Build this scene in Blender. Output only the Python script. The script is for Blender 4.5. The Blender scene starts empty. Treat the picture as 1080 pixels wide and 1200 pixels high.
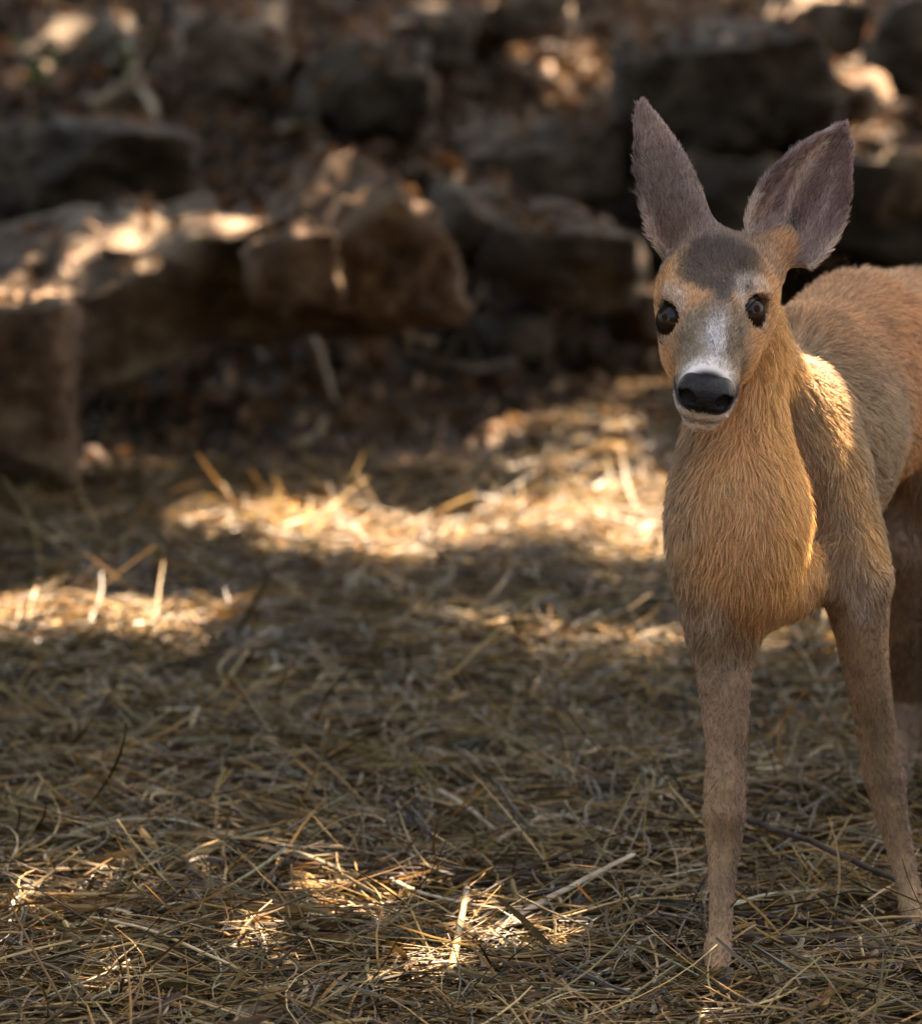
import bpy, math, random
import numpy as np
from mathutils import Vector, Matrix

R = math.radians
scene = bpy.context.scene
col = scene.collection

# ------------------------------------------------------------------ camera
CAM = np.array([0.0, 0.0, 1.0])
PITCH = R(8.4)
LENS, SENS = 123.4, 36.0
FPX = 1200 * LENS / SENS
cam_d = bpy.data.cameras.new('camera')
cam_d.sensor_fit = 'VERTICAL'
cam_d.sensor_height = SENS
cam_d.sensor_width = SENS
cam_d.lens = LENS
cam_d.clip_start = 0.05
cam_d.clip_end = 500
cam_d.dof.use_dof = True
cam_d.dof.focus_distance = 3.50
cam_d.dof.aperture_fstop = 5.0
cam_d.dof.aperture_blades = 0
cam = bpy.data.objects.new('camera', cam_d)
cam.location = CAM.tolist()
cam.rotation_euler = (R(90) - PITCH, 0, 0)
col.objects.link(cam)
scene.camera = cam

# ------------------------------------------------------------------ sky + sun
SUN_EL, SUN_AZ = R(57), R(28)          # azimuth from +Y towards +X (behind the deer, to the right)
S = np.array([math.cos(SUN_EL) * math.sin(SUN_AZ), math.cos(SUN_EL) * math.cos(SUN_AZ), math.sin(SUN_EL)])
world = bpy.data.worlds.new('World')
scene.world = world
world.use_nodes = True
wn = world.node_tree
sky = wn.nodes.new('ShaderNodeTexSky')
sky.sky_type = 'NISHITA'
sky.sun_disc = False
sky.sun_elevation = SUN_EL
sky.sun_rotation = SUN_AZ
sky.air_density = 1.0
sky.dust_density = 4.0
sky.ozone_density = 0.6
bg = wn.nodes['Background']
bg.inputs['Strength'].default_value = 0.06
wn.links.new(sky.outputs[0], bg.inputs[0])
sun_d = bpy.data.lights.new('sun', 'SUN')
sun_d.energy = 5.0
sun_d.angle = R(0.53)
sun_d.color = (1.0, 0.83, 0.68)
sun = bpy.data.objects.new('sun', sun_d)
sun.rotation_euler = Vector((-S).tolist()).to_track_quat('-Z', 'Y').to_euler()
sun.location = (S * 30).tolist()
col.objects.link(sun)

vs = scene.view_settings
vs.view_transform = 'Standard'
vs.look = 'None'
vs.gamma = 1.0
vs.exposure = 4.1
vs.use_curve_mapping = False
vs.use_white_balance = True
vs.white_balance_temperature = 7600
vs.white_balance_tint = 10
scene.cycles.use_denoising = True
scene.cycles.max_bounces = 4
scene.cycles.diffuse_bounces = 3
scene.cycles.glossy_bounces = 2
scene.cycles.transmission_bounces = 2
scene.cycles.sample_clamp_indirect = 6
scene.cycles_curves.shape = 'RIBBONS'
scene.cycles_curves.subdivisions = 2

# ------------------------------------------------------------------ helpers
rng = np.random.default_rng(11)
random.seed(5)
_f = np.array([0, math.cos(PITCH), -math.sin(PITCH)])
_u = np.array([0, math.sin(PITCH), math.cos(PITCH)])


def P(px, py, Y):
    """point of the photograph pulled out to world depth Y"""
    d = _f + (600 - py) / FPX * _u + np.array([(px - 540) / FPX, 0, 0])
    return CAM + d * (Y / d[1])


_TAB = np.random.default_rng(3).random((32, 32, 32)).astype(np.float32)


def vnoise(p, freq=1.0, seed=0):
    q = np.asarray(p, dtype=np.float64) * freq + seed * 7.31
    i = np.floor(q).astype(np.int64)
    f = q - i
    f = f * f * (3 - 2 * f)
    i0 = i & 31
    i1 = (i + 1) & 31
    x0, y0, z0 = i0[..., 0], i0[..., 1], i0[..., 2]
    x1, y1, z1 = i1[..., 0], i1[..., 1], i1[..., 2]
    fx, fy, fz = f[..., 0], f[..., 1], f[..., 2]
    a = _TAB[x0, y0, z0] * (1 - fx) + _TAB[x1, y0, z0] * fx
    b = _TAB[x0, y1, z0] * (1 - fx) + _TAB[x1, y1, z0] * fx
    c = _TAB[x0, y0, z1] * (1 - fx) + _TAB[x1, y0, z1] * fx
    d = _TAB[x0, y1, z1] * (1 - fx) + _TAB[x1, y1, z1] * fx
    return (a * (1 - fy) + b * fy) * (1 - fz) + (c * (1 - fy) + d * fy) * fz


def fbm(p, freq, octv=4, seed=0):
    s, a, t = 0, 1.0, 0
    for o in range(octv):
        s = s + a * (vnoise(p, freq * 2 ** o, seed + o) - 0.5)
        t += a
        a *= 0.5
    return s / t * 2


def smooth(x, a, b):
    t = np.clip((x - a) / (b - a), 0, 1)
    return t * t * (3 - 2 * t)


def hgt(x, y):
    """height of the ground"""
    x = np.asarray(x, float)
    y = np.asarray(y, float)
    p = np.stack([x, y, np.zeros_like(x)], -1)
    st = 7.7 + 0.9 * smooth(x, -0.4, 0.5)
    t = np.maximum(y - st, 0)
    rise = 0.27 * (np.sqrt(t * t + 0.25) - 0.5)
    rise = np.where(rise > 2.2, 2.2 + (rise - 2.2) * 0.25, rise)
    amp = 0.02 + 0.10 * smooth(y, 7.5, 9.5)
    return rise + amp * fbm(p, 1.3, 3, 2) + 0.012 * fbm(p, 6, 2, 5)


def ground_at(px, py):
    Y = 4.0
    for _ in range(60):
        q = P(px, py, Y)
        e = q[2] - float(hgt(q[0], q[1]))
        Y += e * 2.2
        Y = min(max(Y, 1.5), 30)
    return P(px, py, Y)


def mesh_data(name, V, F, smooth_shade=True, colors=None):
    V = np.ascontiguousarray(V, dtype=np.float32)
    F = np.ascontiguousarray(F, dtype=np.int32)
    m = bpy.data.meshes.new(name)
    n, k = F.shape
    m.vertices.add(len(V))
    m.vertices.foreach_set('co', V.ravel())
    m.loops.add(n * k)
    m.loops.foreach_set('vertex_index', F.ravel())
    m.polygons.add(n)
    m.polygons.foreach_set('loop_start', np.arange(0, n * k, k, dtype=np.int32))
    m.polygons.foreach_set('loop_total', np.full(n, k, dtype=np.int32))
    m.polygons.foreach_set('use_smooth', np.full(n, smooth_shade))
    if colors is not None:
        a = m.attributes.new('Col', 'FLOAT_COLOR', 'POINT')
        c = np.ones((len(V), 4), np.float32)
        c[:, :3] = colors
        a.data.foreach_set('color', c.ravel())
    m.update(calc_edges=True)
    m.validate()
    return m


def link(name, data, mat=None, parent=None, **kw):
    o = bpy.data.objects.new(name, data)
    col.objects.link(o)
    if mat is not None and data is not None:
        data.materials.append(mat)
    if parent is not None:
        o.parent = parent
        o.matrix_parent_inverse = Matrix.Translation(parent.location).inverted()
    for k, v in kw.items():
        o[k] = v
    return o


def recentre(V):
    """move a mesh's origin to the middle of its base"""
    c = np.array([(V[:, 0].min() + V[:, 0].max()) / 2, (V[:, 1].min() + V[:, 1].max()) / 2, V[:, 2].min()])
    return V - c, c


def tube(pts, rad, sides=6, seed=0):
    pts = np.asarray(pts, float)
    n = len(pts)
    rad = np.broadcast_to(np.asarray(rad, float), (n,))
    tg = np.gradient(pts, axis=0)
    tg /= np.linalg.norm(tg, axis=1)[:, None] + 1e-12
    up = np.array([0.13, 0.21, 0.97])
    a = np.cross(tg, up)
    a /= np.linalg.norm(a, axis=1)[:, None] + 1e-12
    b = np.cross(tg, a)
    ang = np.linspace(0, 2 * np.pi, sides, endpoint=False)
    V = pts[:, None] + rad[:, None, None] * (np.cos(ang)[None, :, None] * a[:, None] + np.sin(ang)[None, :, None] * b[:, None])
    V = V.reshape(-1, 3)
    i = np.arange(n - 1)[:, None] * sides
    j = np.arange(sides)[None]
    j2 = (j + 1) % sides
    F = np.stack([i + j, i + j2, i + sides + j2, i + sides + j], -1).reshape(-1, 4)
    c0, c1 = len(V), len(V) + 1
    V = np.vstack([V, pts[0] - tg[0] * rad[0] * .3, pts[-1] + tg[-1] * rad[-1] * .3])
    jj = np.arange(sides)
    e0 = np.stack([jj, np.full(sides, c0), np.full(sides, c0), (jj + 1) % sides], -1)[:, [0, 1, 3]]
    e1 = np.stack([(n - 1) * sides + jj, (n - 1) * sides + (jj + 1) % sides, np.full(sides, c1)], -1)
    T = np.vstack([F[:, [0, 1, 2]], F[:, [0, 2, 3]], e0, e1])
    return V, T


def join(parts):
    Vs, Fs, o = [], [], 0
    for V, F in parts:
        Vs.append(V)
        Fs.append(F + o)
        o += len(V)
    return np.vstack(Vs), np.vstack(Fs)


# ------------------------------------------------------------------ materials
def new_mat(name, rough=0.85, spec=0.25):
    m = bpy.data.materials.new(name)
    m.use_nodes = True
    b = m.node_tree.nodes['Principled BSDF']
    b.inputs['Roughness'].default_value = rough
    b.inputs['Specular IOR Level'].default_value = spec
    return m, m.node_tree, b


def ramp_mat(name, c0, c1, scale, rough=0.9, spec=0.2, bump=0.3, detail=8, bscale=None, c2=None, dist=0.02):
    m, nt, b = new_mat(name, rough, spec)
    tc = nt.nodes.new('ShaderNodeTexCoord')
    n = nt.nodes.new('ShaderNodeTexNoise')
    n.inputs['Scale'].default_value = scale
    n.inputs['Detail'].default_value = detail
    n.inputs['Roughness'].default_value = 0.65
    nt.links.new(tc.outputs['Object'], n.inputs['Vector'])
    r = nt.nodes.new('ShaderNodeValToRGB')
    r.color_ramp.elements[0].position = 0.32
    r.color_ramp.elements[0].color = (*c0, 1)
    r.color_ramp.elements[1].position = 0.68
    r.color_ramp.elements[1].color = (*c1, 1)
    if c2 is not None:
        e = r.color_ramp.elements.new(0.5)
        e.color = (*c2, 1)
    nt.links.new(n.outputs['Fac'], r.inputs['Fac'])
    nt.links.new(r.outputs['Color'], b.inputs['Base Color'])
    if bump:
        n2 = nt.nodes.new('ShaderNodeTexNoise')
        n2.inputs['Scale'].default_value = bscale or scale * 4
        n2.inputs['Detail'].default_value = 10
        n2.inputs['Roughness'].default_value = 0.7
        nt.links.new(tc.outputs['Object'], n2.inputs['Vector'])
        bp = nt.nodes.new('ShaderNodeBump')
        bp.inputs['Strength'].default_value = bump
        bp.inputs['Distance'].default_value = dist
        nt.links.new(n2.outputs['Fac'], bp.inputs['Height'])
        nt.links.new(bp.outputs['Normal'], b.inputs['Normal'])
    return m


def attr_mat(name, rough=0.6, spec=0.3, translucent=0.0, jitter=0.0):
    m, nt, b = new_mat(name, rough, spec)
    a = nt.nodes.new('ShaderNodeAttribute')
    a.attribute_name = 'Col'
    src = a.outputs['Color']
    nt.links.new(src, b.inputs['Base Color'])
    if translucent:
        t = nt.nodes.new('ShaderNodeBsdfTranslucent')
        nt.links.new(src, t.inputs['Color'])
        mx = nt.nodes.new('ShaderNodeMixShader')
        mx.inputs[0].default_value = translucent
        nt.links.new(b.outputs[0], mx.inputs[1])
        nt.links.new(t.outputs[0], mx.inputs[2])
        out = nt.nodes['Material Output']
        nt.links.new(mx.outputs[0], out.inputs['Surface'])
    return m


M_soil = ramp_mat('soil', (0.020, 0.013, 0.008), (0.085, 0.055, 0.032), 5, bump=0.8, bscale=40, dist=0.03)
M_straw = attr_mat('straw', 0.48, 0.25, 0.22)
M_leaf = attr_mat('dry_leaf', 0.7, 0.25, 0.2)
M_canopy = attr_mat('canopy_leaf', 0.6, 0.3, 0.22)
M_bark = ramp_mat('bark', (0.035, 0.025, 0.018), (0.14, 0.10, 0.07), 9, bump=0.9, bscale=30)
M_twig = ramp_mat('twig_bark', (0.022, 0.015, 0.012), (0.085, 0.058, 0.045), 60, bump=0.5, bscale=180, dist=0.002)
M_twig_pale = ramp_mat('pale_dry_wood', (0.22, 0.15, 0.09), (0.46, 0.36, 0.24), 40, bump=0.4, bscale=150, dist=0.002)


def rock_mat(name, a, b_, c):
    return ramp_mat(name, a, b_, 9, 0.92, 0.2, 0.9, 9, 22, c, 0.05)


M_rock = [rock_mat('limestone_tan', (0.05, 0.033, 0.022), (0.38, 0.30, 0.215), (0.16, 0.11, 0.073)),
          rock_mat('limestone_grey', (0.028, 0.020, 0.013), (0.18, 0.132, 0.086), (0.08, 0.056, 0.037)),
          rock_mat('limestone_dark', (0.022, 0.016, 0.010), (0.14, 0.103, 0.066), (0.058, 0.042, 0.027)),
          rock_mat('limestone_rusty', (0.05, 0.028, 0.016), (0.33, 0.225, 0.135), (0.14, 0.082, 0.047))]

# ------------------------------------------------------------------ ground
xs = np.unique(np.concatenate([np.linspace(-60, -4, 30), np.linspace(-4, 4, 161), np.linspace(4, 60, 30)]))
ys = np.unique(np.concatenate([np.linspace(-40, 0, 24), np.linspace(0, 16, 321), np.linspace(16, 90, 50)]))
GX, GY = np.meshgrid(xs, ys)
GV = np.stack([GX, GY, hgt(GX, GY)], -1).reshape(-1, 3)
nx, ny = len(xs), len(ys)
ii = (np.arange(ny - 1)[:, None] * nx + np.arange(nx - 1)[None]).ravel()
GF = np.stack([ii, ii + 1, ii + nx + 1, ii + nx], -1)
link('ground', mesh_data('ground', GV, GF), M_soil, kind='structure')

# ------------------------------------------------------------------ boulders
import bmesh
_ico = {}


def ico(sub):
    if sub not in _ico:
        bm = bmesh.new()
        bmesh.ops.create_icosphere(bm, subdivisions=sub, radius=1)
        V = np.array([v.co[:] for v in bm.verts])
        F = np.array([[v.index for v in f.verts] for f in bm.faces])
        bm.free()
        _ico[sub] = (V, F)
    return _ico[sub]


def rock_shape(seed, sub=5, nplanes=11, rough=0.10, strata=0.0):
    r_ = np.random.default_rng(seed)
    D, F = ico(sub)
    N = r_.normal(size=(nplanes, 3))
    N = np.vstack([N, np.eye(3), -np.eye(3)])
    N /= np.linalg.norm(N, axis=1)[:, None]
    h = r_.uniform(0.70, 1.05, len(N))
    q = D @ N.T
    rr = h[None] / np.maximum(q, 0.05)
    k = 44.0
    r = (np.sum(rr ** -k, 1)) ** (-1 / k)
    V = D * r[:, None]
    V = V * (1 + rough * fbm(V, 1.7, 3, seed)[:, None] * .8)
    if strata:
        V[:, :2] *= (1 + strata * np.sign(np.sin(V[:, 2] * 17 + 3 * fbm(V, 1.2, 2, seed)))[:, None] * 0.5)
    V += 0.045 * fbm(V, 7, 3, seed + 9)[:, None] * D
    return V, F


ROCKTOPS = []


def boulder(px, py, Y, hx, hz, hy, seed, mat, label, roll=0, yaw=0, tilt=0, sub=5, rough=0.10, strata=0.0, name='boulder', group=None, cat='boulder'):
    """hx, hz half sizes in photograph pixels at depth Y; hy half depth in metres; angles in degrees"""
    V, F = rock_shape(seed, sub, rough=rough, strata=strata)
    s = Y / FPX
    D = ico(sub)[0]
    V = V * np.array([hx * s, hy, hz * s])
    rid = 1 - np.abs(fbm(V, 3.2, 3, seed + 5)) * 2.4
    amp = min(1, min(hx, hz) * s / .14)
    V += D * (amp * (.030 * (rid - .55) + .024 * fbm(V * [1, 1, 2.5], 8, 3, seed + 6) + .012 * fbm(V, 24, 2, seed + 7)))[:, None]
    M = np.array((Matrix.Rotation(R(yaw), 3, 'Z') @ Matrix.Rotation(R(roll), 3, 'Y') @ Matrix.Rotation(R(tilt), 3, 'X')))
    V = V @ M.T + P(px, py, Y)
    V, c = recentre(V)
    tri = V[F]
    fn = np.cross(tri[:, 1] - tri[:, 0], tri[:, 2] - tri[:, 0])
    fa = np.linalg.norm(fn, axis=1)
    ROCKTOPS.append((tri.mean(1) + c, fa, fn[:, 2] / (fa + 1e-12)))
    o = link(name, mesh_data(name, V, F), M_rock[mat], label=label, category=cat)
    o.location = c.tolist()
    if group:
        o['group'] = group
    return o


# (px, py, Y, half width px, half height px, half depth m, seed, material, label, roll, yaw, tilt)
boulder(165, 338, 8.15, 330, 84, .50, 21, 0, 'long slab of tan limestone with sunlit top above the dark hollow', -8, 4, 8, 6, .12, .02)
boulder(405, 292, 8.00, 112, 112, .42, 22, 3, 'rounded end block of the tan limestone ledge with a raised ridge', -14, 10, 5, 6, .13)
boulder(350, 312, 7.68, 66, 46, .16, 23, 3, 'pale knob of stone jutting from the face of the limestone ledge', -8, 0, 0, 5, .14)
boulder(10, 442, 6.95, 88, 122, .26, 124, 3, 'squat brown boulder with flat mossy top standing before the ledge', 2, 8, 0, 6, .10)
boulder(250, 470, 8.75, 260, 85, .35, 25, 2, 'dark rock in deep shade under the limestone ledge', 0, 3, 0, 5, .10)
boulder(560, 268, 9.0, 62, 50, .32, 26, 1, 'grey rounded rock right of the limestone ledge', 8, 0, 0, 5, .12)
boulder(660, 305, 8.95, 115, 52, .35, 27, 1, 'wide low grey rock with small stones lying in front', 3, -6, 4, 5, .12)
boulder(597, 392, 8.75, 44, 34, .16, 28, 1, 'small pale stone lying before the wide low grey rock', 0, 20, 0, 4, .12)
boulder(748, 372, 8.9, 48, 40, .2, 29, 1, 'pale grey stone partly hidden behind the deer\'s cheek', 0, 15, 0, 4, .12)
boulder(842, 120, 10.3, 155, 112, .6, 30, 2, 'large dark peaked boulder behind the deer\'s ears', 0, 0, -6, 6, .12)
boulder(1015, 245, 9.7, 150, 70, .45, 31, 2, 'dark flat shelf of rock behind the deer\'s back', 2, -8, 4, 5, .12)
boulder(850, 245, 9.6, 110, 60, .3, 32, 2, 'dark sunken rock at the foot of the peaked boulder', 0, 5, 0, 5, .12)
boulder(275, 60, 10.8, 66, 55, .3, 33, 0, 'rounded pale rock on the slope above the limestone ledge', -5, 0, 0, 5, .14)
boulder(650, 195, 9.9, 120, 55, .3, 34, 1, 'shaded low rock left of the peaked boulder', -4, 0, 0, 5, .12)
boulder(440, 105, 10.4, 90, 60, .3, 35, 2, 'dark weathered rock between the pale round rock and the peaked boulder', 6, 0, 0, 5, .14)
boulder(945, 25, 11.5, 60, 45, .3, 36, 0, 'bright pale stone in sun behind the peaked boulder', 12, 0, 0, 5, .12)
boulder(1003, 118, 10.1, 42, 34, .18, 37, 3, 'small orange stone beside the peaked boulder', -10, 0, 0, 4, .12)
boulder(1062, 225, 9.45, 46, 60, .2, 38, 3, 'rusty stone standing on the dark rock shelf', 8, 0, 0, 4, .14)
boulder(90, 190, 9.6, 150, 60, .35, 39, 2, 'dark mossy rock behind the long limestone slab', 2, 0, 0, 5, .14)
boulder(600, 28, 11.6, 85, 36, .3, 40, 0, 'long sunlit stone high on the slope left of the peaked boulder', -14, 0, 0, 5, .14)
boulder(90, 70, 11.2, 80, 50, .3, 41, 2, 'dark lump of rock high on the slope beside the round pale rock', 0, 0, 0, 5, .14)
boulder(505, 45, 11.3, 55, 40, .25, 42, 1, 'weathered grey rock high on the slope beside the long sunlit stone', 0, 0, 0, 5, .14)
boulder(1070, 60, 11.0, 60, 70, .3, 43, 1, 'grey rock high on the slope beyond the small orange stone', 0, 0, 0, 5, .14)

# loose stones scattered on the slope
stone_meshes = []
for k in range(6):
    V, F = rock_shape(100 + k, 3, rough=.14)
    V = V * np.array([1, .8, .65])
    stone_meshes.append((mesh_data('stone', V, F), k % 4))
for m_, k in stone_meshes:
    m_.materials.append(M_rock[k])
r_ = np.random.default_rng(77)
for k in range(70):
    px, py = r_.uniform(-40, 1120), r_.uniform(5, 400)
    q = ground_at(px, py)
    if q[1] < 8.3:
        continue
    s = r_.uniform(.018, .075)
    me, kk = stone_meshes[r_.integers(6)]
    o = link('stone', me, None, label='loose fist-sized stone lying among leaf litter on the rocky slope', category='stone', group='loose stones on the slope')
    o.location = (q + [0, 0, s * .25]).tolist()
    o.rotation_euler = (r_.uniform(-.4, .4), r_.uniform(-.4, .4), r_.uniform(0, 6))
    o.scale = (s, s, s)

# ------------------------------------------------------------------ shade trees (crowns over the clearing; low and outer ones added for shade)
GAPS = []          # (qx, qy, rx, ry, keep): openings cut in the foliage to place sun spots, along the sun's rays


def sunproj(p):
    p = np.asarray(p, float)
    return p[..., :2] - S[:2] * (p[..., 2:3] / S[2])


def gap(px, py, rx, ry, keep=0.0, Y=None):
    if Y is None and 560 < py < 700:
        rx, ry = rx * 1.15, ry * 1.45
    p = ground_at(px, py) if Y is None else P(px, py, Y)
    q = sunproj(p)
    GAPS.append((q[0], q[1], rx, ry, keep))


# sun band on the straw
for a in [(335, 630, .16, .22), (480, 650, .15, .16), (600, 640, .17, .20), (715, 640, .18, .26), (790, 600, .14, .3), (230, 640, .10, .10, .3),
          (20, 745, .14, .13, .02), (110, 748, .13, .12), (200, 752, .10, .09, .05), (450, 750, .08, .08, .05), (540, 748, .10, .10, .03), (640, 762, .14, .11, .02), (760, 775, .16, .12, .01), (920, 770, .16, .13, .01), (980, 762, .12, .11, .02),
          (120, 552, .2, .12, .05), (260, 556, .2, .12, .08), (430, 552, .24, .14, .06), (560, 560, .2, .16, .04), (680, 520, .2, .34, .03), (745, 450, .14, .4, .03), (640, 590, .2, .2, .02),
          (150, 1010, .2, .14, .06), (20, 1000, .16, .14, .04), (330, 1090, .24, .15, .04), (60, 1110, .22, .15, .025), (540, 1080, .22, .15, .06), (230, 1160, .28, .16, .05), (390, 1170, .2, .13, .05), (420, 1040, .16, .1, .08), (600, 1130, .12, .1, .08)]:
    gap(*a)
# ledge top, knob, left boulder top
for a in [(-20, 270, .16, .14, .02, 7.9), (60, 268, .16, .14, .03, 7.9), (150, 258, .15, .14, .03, 7.9), (215, 238, .13, .18, .005, 7.95), (300, 212, .15, .18, .02, 7.95), (365, 195, .15, .18, .02, 7.95), (425, 172, .15, .18, .02, 8.0), (480, 205, .06, .1, .1, 7.95), (335, 280, .09, .10, .02, 7.6), (30, 335, .14, .14, .03, 7.0)]:
    gap(*a)
# slope
for a in [(380, 30, .2, .16, .1, 11), (420, 60, .14, .14, .2, 11), (540, 20, .28, .28, .1, 11.5), (600, 40, .25, .28, .05, 11.5), (690, 20, .35, .35, .1, 12), (640, 100, .26, .18, .2, 10.5),
          (945, 15, .35, .35, 0, 11.5), (1060, 20, .35, .35, .1, 12), (1003, 105, .14, .14, 0, 10.1), (1062, 195, .15, .15, .2, 9.5), (1075, 270, .18, .14, .3, 9.3), (60, 75, .07, .07, 0, 11), (270, 40, .10, .09, .1, 10.8), (338, 160, .05, .05, 0, 9.5), (100, 20, .1, .1, .2, 11.5), (180, 10, .08, .08, .2, 11.5), (20, 20, .08, .08, .2, 11.5), (480, 110, .06, .06, .2, 10.4)]:
    gap(*a)
# on the animal: shoulder, loin and haunch
for a in [(942, 488, .010, .010, 0, 3.615), (1072, 430, .03, .05, .5, 4.05)]:
    gap(*a)
GA = np.array([list(g) for g in GAPS])


def cull_gaps(C, r_, size=0.0):
    q = sunproj(C)
    keep = np.ones(len(C))
    q3 = np.concatenate([q * [1.0, .55], np.zeros((len(q), 1))], 1)
    rag = vnoise(q3, 9, 3)
    for gx, gy, rx, ry, kp in GA:
        d = ((q[:, 0] - gx) / (rx + size * .45)) ** 2 + ((q[:, 1] - gy) / (ry + size * .45)) ** 2
        if rx > .055:
            d = d * (1 + 1.6 * np.clip(rag - .50, 0, 1) * 4)
        keep = np.minimum(keep, np.where(d < 1, kp ** 0.5 * .6 if kp else 0.0, 1))
    return r_.random(len(C)) < keep


def leaf_cloud(C, size, r_, colors, drop=0.25):
    """a small bent leaf (two quads) at each centre"""
    n = len(C)
    a = r_.normal(size=(n, 3))
    a[:, 2] -= drop
    a /= np.linalg.norm(a, axis=1)[:, None]
    b = np.cross(a, r_.normal(size=(n, 3)))
    b /= np.linalg.norm(b, axis=1)[:, None]
    c = np.cross(a, b)
    s = size[:, None]
    bend = r_.uniform(.1, .35, n)[:, None]
    v0 = C - a * s * .5
    v3 = C + a * s * .5
    v1 = C + b * s * .3 + c * s * bend * .4
    v2 = C - b * s * .3 + c * s * bend * .4
    V = np.stack([v0, v1, v3, v2], 1).reshape(-1, 3)
    k = np.arange(n)[:, None] * 4
    F = np.vstack([k + np.array([0, 1, 2]), k + np.array([0, 2, 3])])
    Cc = np.repeat(colors, 4, axis=0)
    return V, F, Cc


def shade_tree(x, y, crown_c, crown_r, n, seed, label, ls=(.13, .22)):
    r_ = np.random.default_rng(seed)
    base = np.array([x, y, float(hgt(x, y)) - .05])
    t = link('oak_tree', None, label=label, category='tree', group='shade trees around the clearing')
    t.location = base.tolist()
    top = np.array(crown_c) + [0, 0, -.3 * crown_r[2]]
    tt = np.linspace(0, 1, 14)[:, None]
    pts = base * (1 - tt) + top * tt
    pts[:, :2] += (np.sin(tt * 5 + seed) * .12)
    parts = [tube(pts, np.linspace(.19, .07, 14) * (1 + .5 * np.exp(-np.linspace(0, 14, 14))), 12)]
    link('trunk', mesh_data('trunk', *join(parts)), M_bark, t)
    limbs = []
    for k in range(9):
        s0 = pts[r_.integers(7, 14)]
        d = r_.normal(size=3)
        d[2] = abs(d[2]) * .5
        d /= np.linalg.norm(d)
        e = np.array(crown_c) + d * np.array(crown_r) * .75
        u = np.linspace(0, 1, 7)[:, None]
        L = s0 * (1 - u) + e * u
        L[:, 2] += (np.sin(u * np.pi) * .3)[:, 0]
        limbs.append(tube(L, np.linspace(.055, .012, 7), 7))
    V, F = join(limbs)
    cen = V[F].mean(1)
    ok = cull_gaps(cen, r_)
    link('limbs', mesh_data('limbs', V, F[ok]), M_bark, t)
    # foliage: leaves gathered in clumps
    d = r_.normal(size=(n // 14, 3))
    d /= np.linalg.norm(d, axis=1)[:, None]
    cl = np.array(crown_c) + d * np.array(crown_r) * (r_.random(len(d)) ** .4)[:, None]
    C = np.repeat(cl, 14, axis=0) + r_.normal(size=(len(cl) * 14, 3)) * .17
    sz = r_.uniform(*ls, len(C))
    ok = cull_gaps(C, r_, sz)
    C, sz = C[ok], sz[ok]
    g = r_.uniform(.7, 1.3, len(C))[:, None]
    cc = np.array([.075, .085, .025]) * g
    V, F, c = leaf_cloud(C, sz, r_, cc)
    link('crown', mesh_data('crown', V, F, False, c), M_canopy, t)


shade_tree(-3.6, 9.0, (-1.6, 9.6, 4.9), (3.0, 3.2, .9), 26000, 1, 'broadleaf tree rooted left of the clearing, crown over the ledge')
shade_tree(4.6, 7.0, (2.2, 7.6, 4.6), (3.0, 3.0, .9), 26000, 2, 'broadleaf tree rooted right of the clearing, crown over the deer')
shade_tree(4.8, 13.0, (2.9, 12.6, 5.6), (3.3, 3.3, 1.0), 26000, 3, 'broadleaf tree on the slope right of the peaked boulder')
shade_tree(-4.2, 14.6, (-.9, 14.4, 6.0), (3.6, 3.3, 1.0), 26000, 4, 'broadleaf tree on the slope left of the round pale rock')
shade_tree(-3.4, 5.0, (-.6, 5.9, 4.3), (2.4, 1.9, .8), 15000, 5, 'broadleaf tree rooted left of the straw, low crown')
shade_tree(-2.6, 6.0, (-.4, 5.6, 2.1), (2.5, 1.8, .45), 24000, 11, 'unseen small spreading tree left of the straw, added to shade the middle ground')  # low crown added out of view to darken the middle straw
shade_tree(3.2, 8.6, (.6, 8.3, 2.9), (2.8, 1.5, .55), 14000, 12, 'unseen small spreading tree right of the deer, added to shade the ledge and slope')  # added out of view to keep sky light off ledge and slope
for k, bx_ in enumerate((-5.2, -3.1, -1.0, 1.1, 3.2, 5.3)):  # row added behind the camera as a dark band in the eyes
    shade_tree(bx_, -5.2 + .5 * (k % 2), (bx_, -5.2 + .5 * (k % 2), 2.3), (1.8, 1.3, 2.3), 5000, 60 + k, 'bushy young tree in an unseen row across the clearing, added to dim the eye reflections', (.2, .34))
shade_tree(-7.0, 1.0, (-6.6, 1.2, 3.0), (1.6, 3.4, 2.3), 8000, 10, 'leafy tree standing to the deer\'s right side of the clearing', (.2, .34))  # side tree added out of view to close off open sky
shade_tree(7.5, 1.5, (6.5, 1.5, 3.2), (1.6, 3.2, 2.3), 8000, 8, 'leafy tree standing to the deer\'s left side of the clearing', (.2, .34))  # opposite side tree, also added to narrow the sky opening

# ------------------------------------------------------------------ the deer
F32 = np.float32
VOX = 0.0026
prims = []      # kind, params, k, hair direction, hair length, colour, op


def unit(v):
    v = np.asarray(v, float)
    return v / (np.linalg.norm(v) + 1e-12)


def cone(a, b, ra, rb, k=.02, hair=None, hl=.014, c=(.2, .13, .08), op='u', tag=''):
    prims.append(dict(t='c', a=np.array(a, float), b=np.array(b, float), ra=ra, rb=rb, k=k, hair=unit(hair if hair is not None else np.array(b) - np.array(a)), hl=hl, c=np.array(c), op=op, tag=tag))


def ell(c0, ax, r, k=.02, hair=(0, 0, -1), hl=.014, c=(.2, .13, .08), op='u', tag=''):
    prims.append(dict(t='e', a=np.array(c0, float), ax=np.array(ax, float), r=np.array(r, float), k=k, hair=unit(hair), hl=hl, c=np.array(c), op=op, tag=tag))


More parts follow.
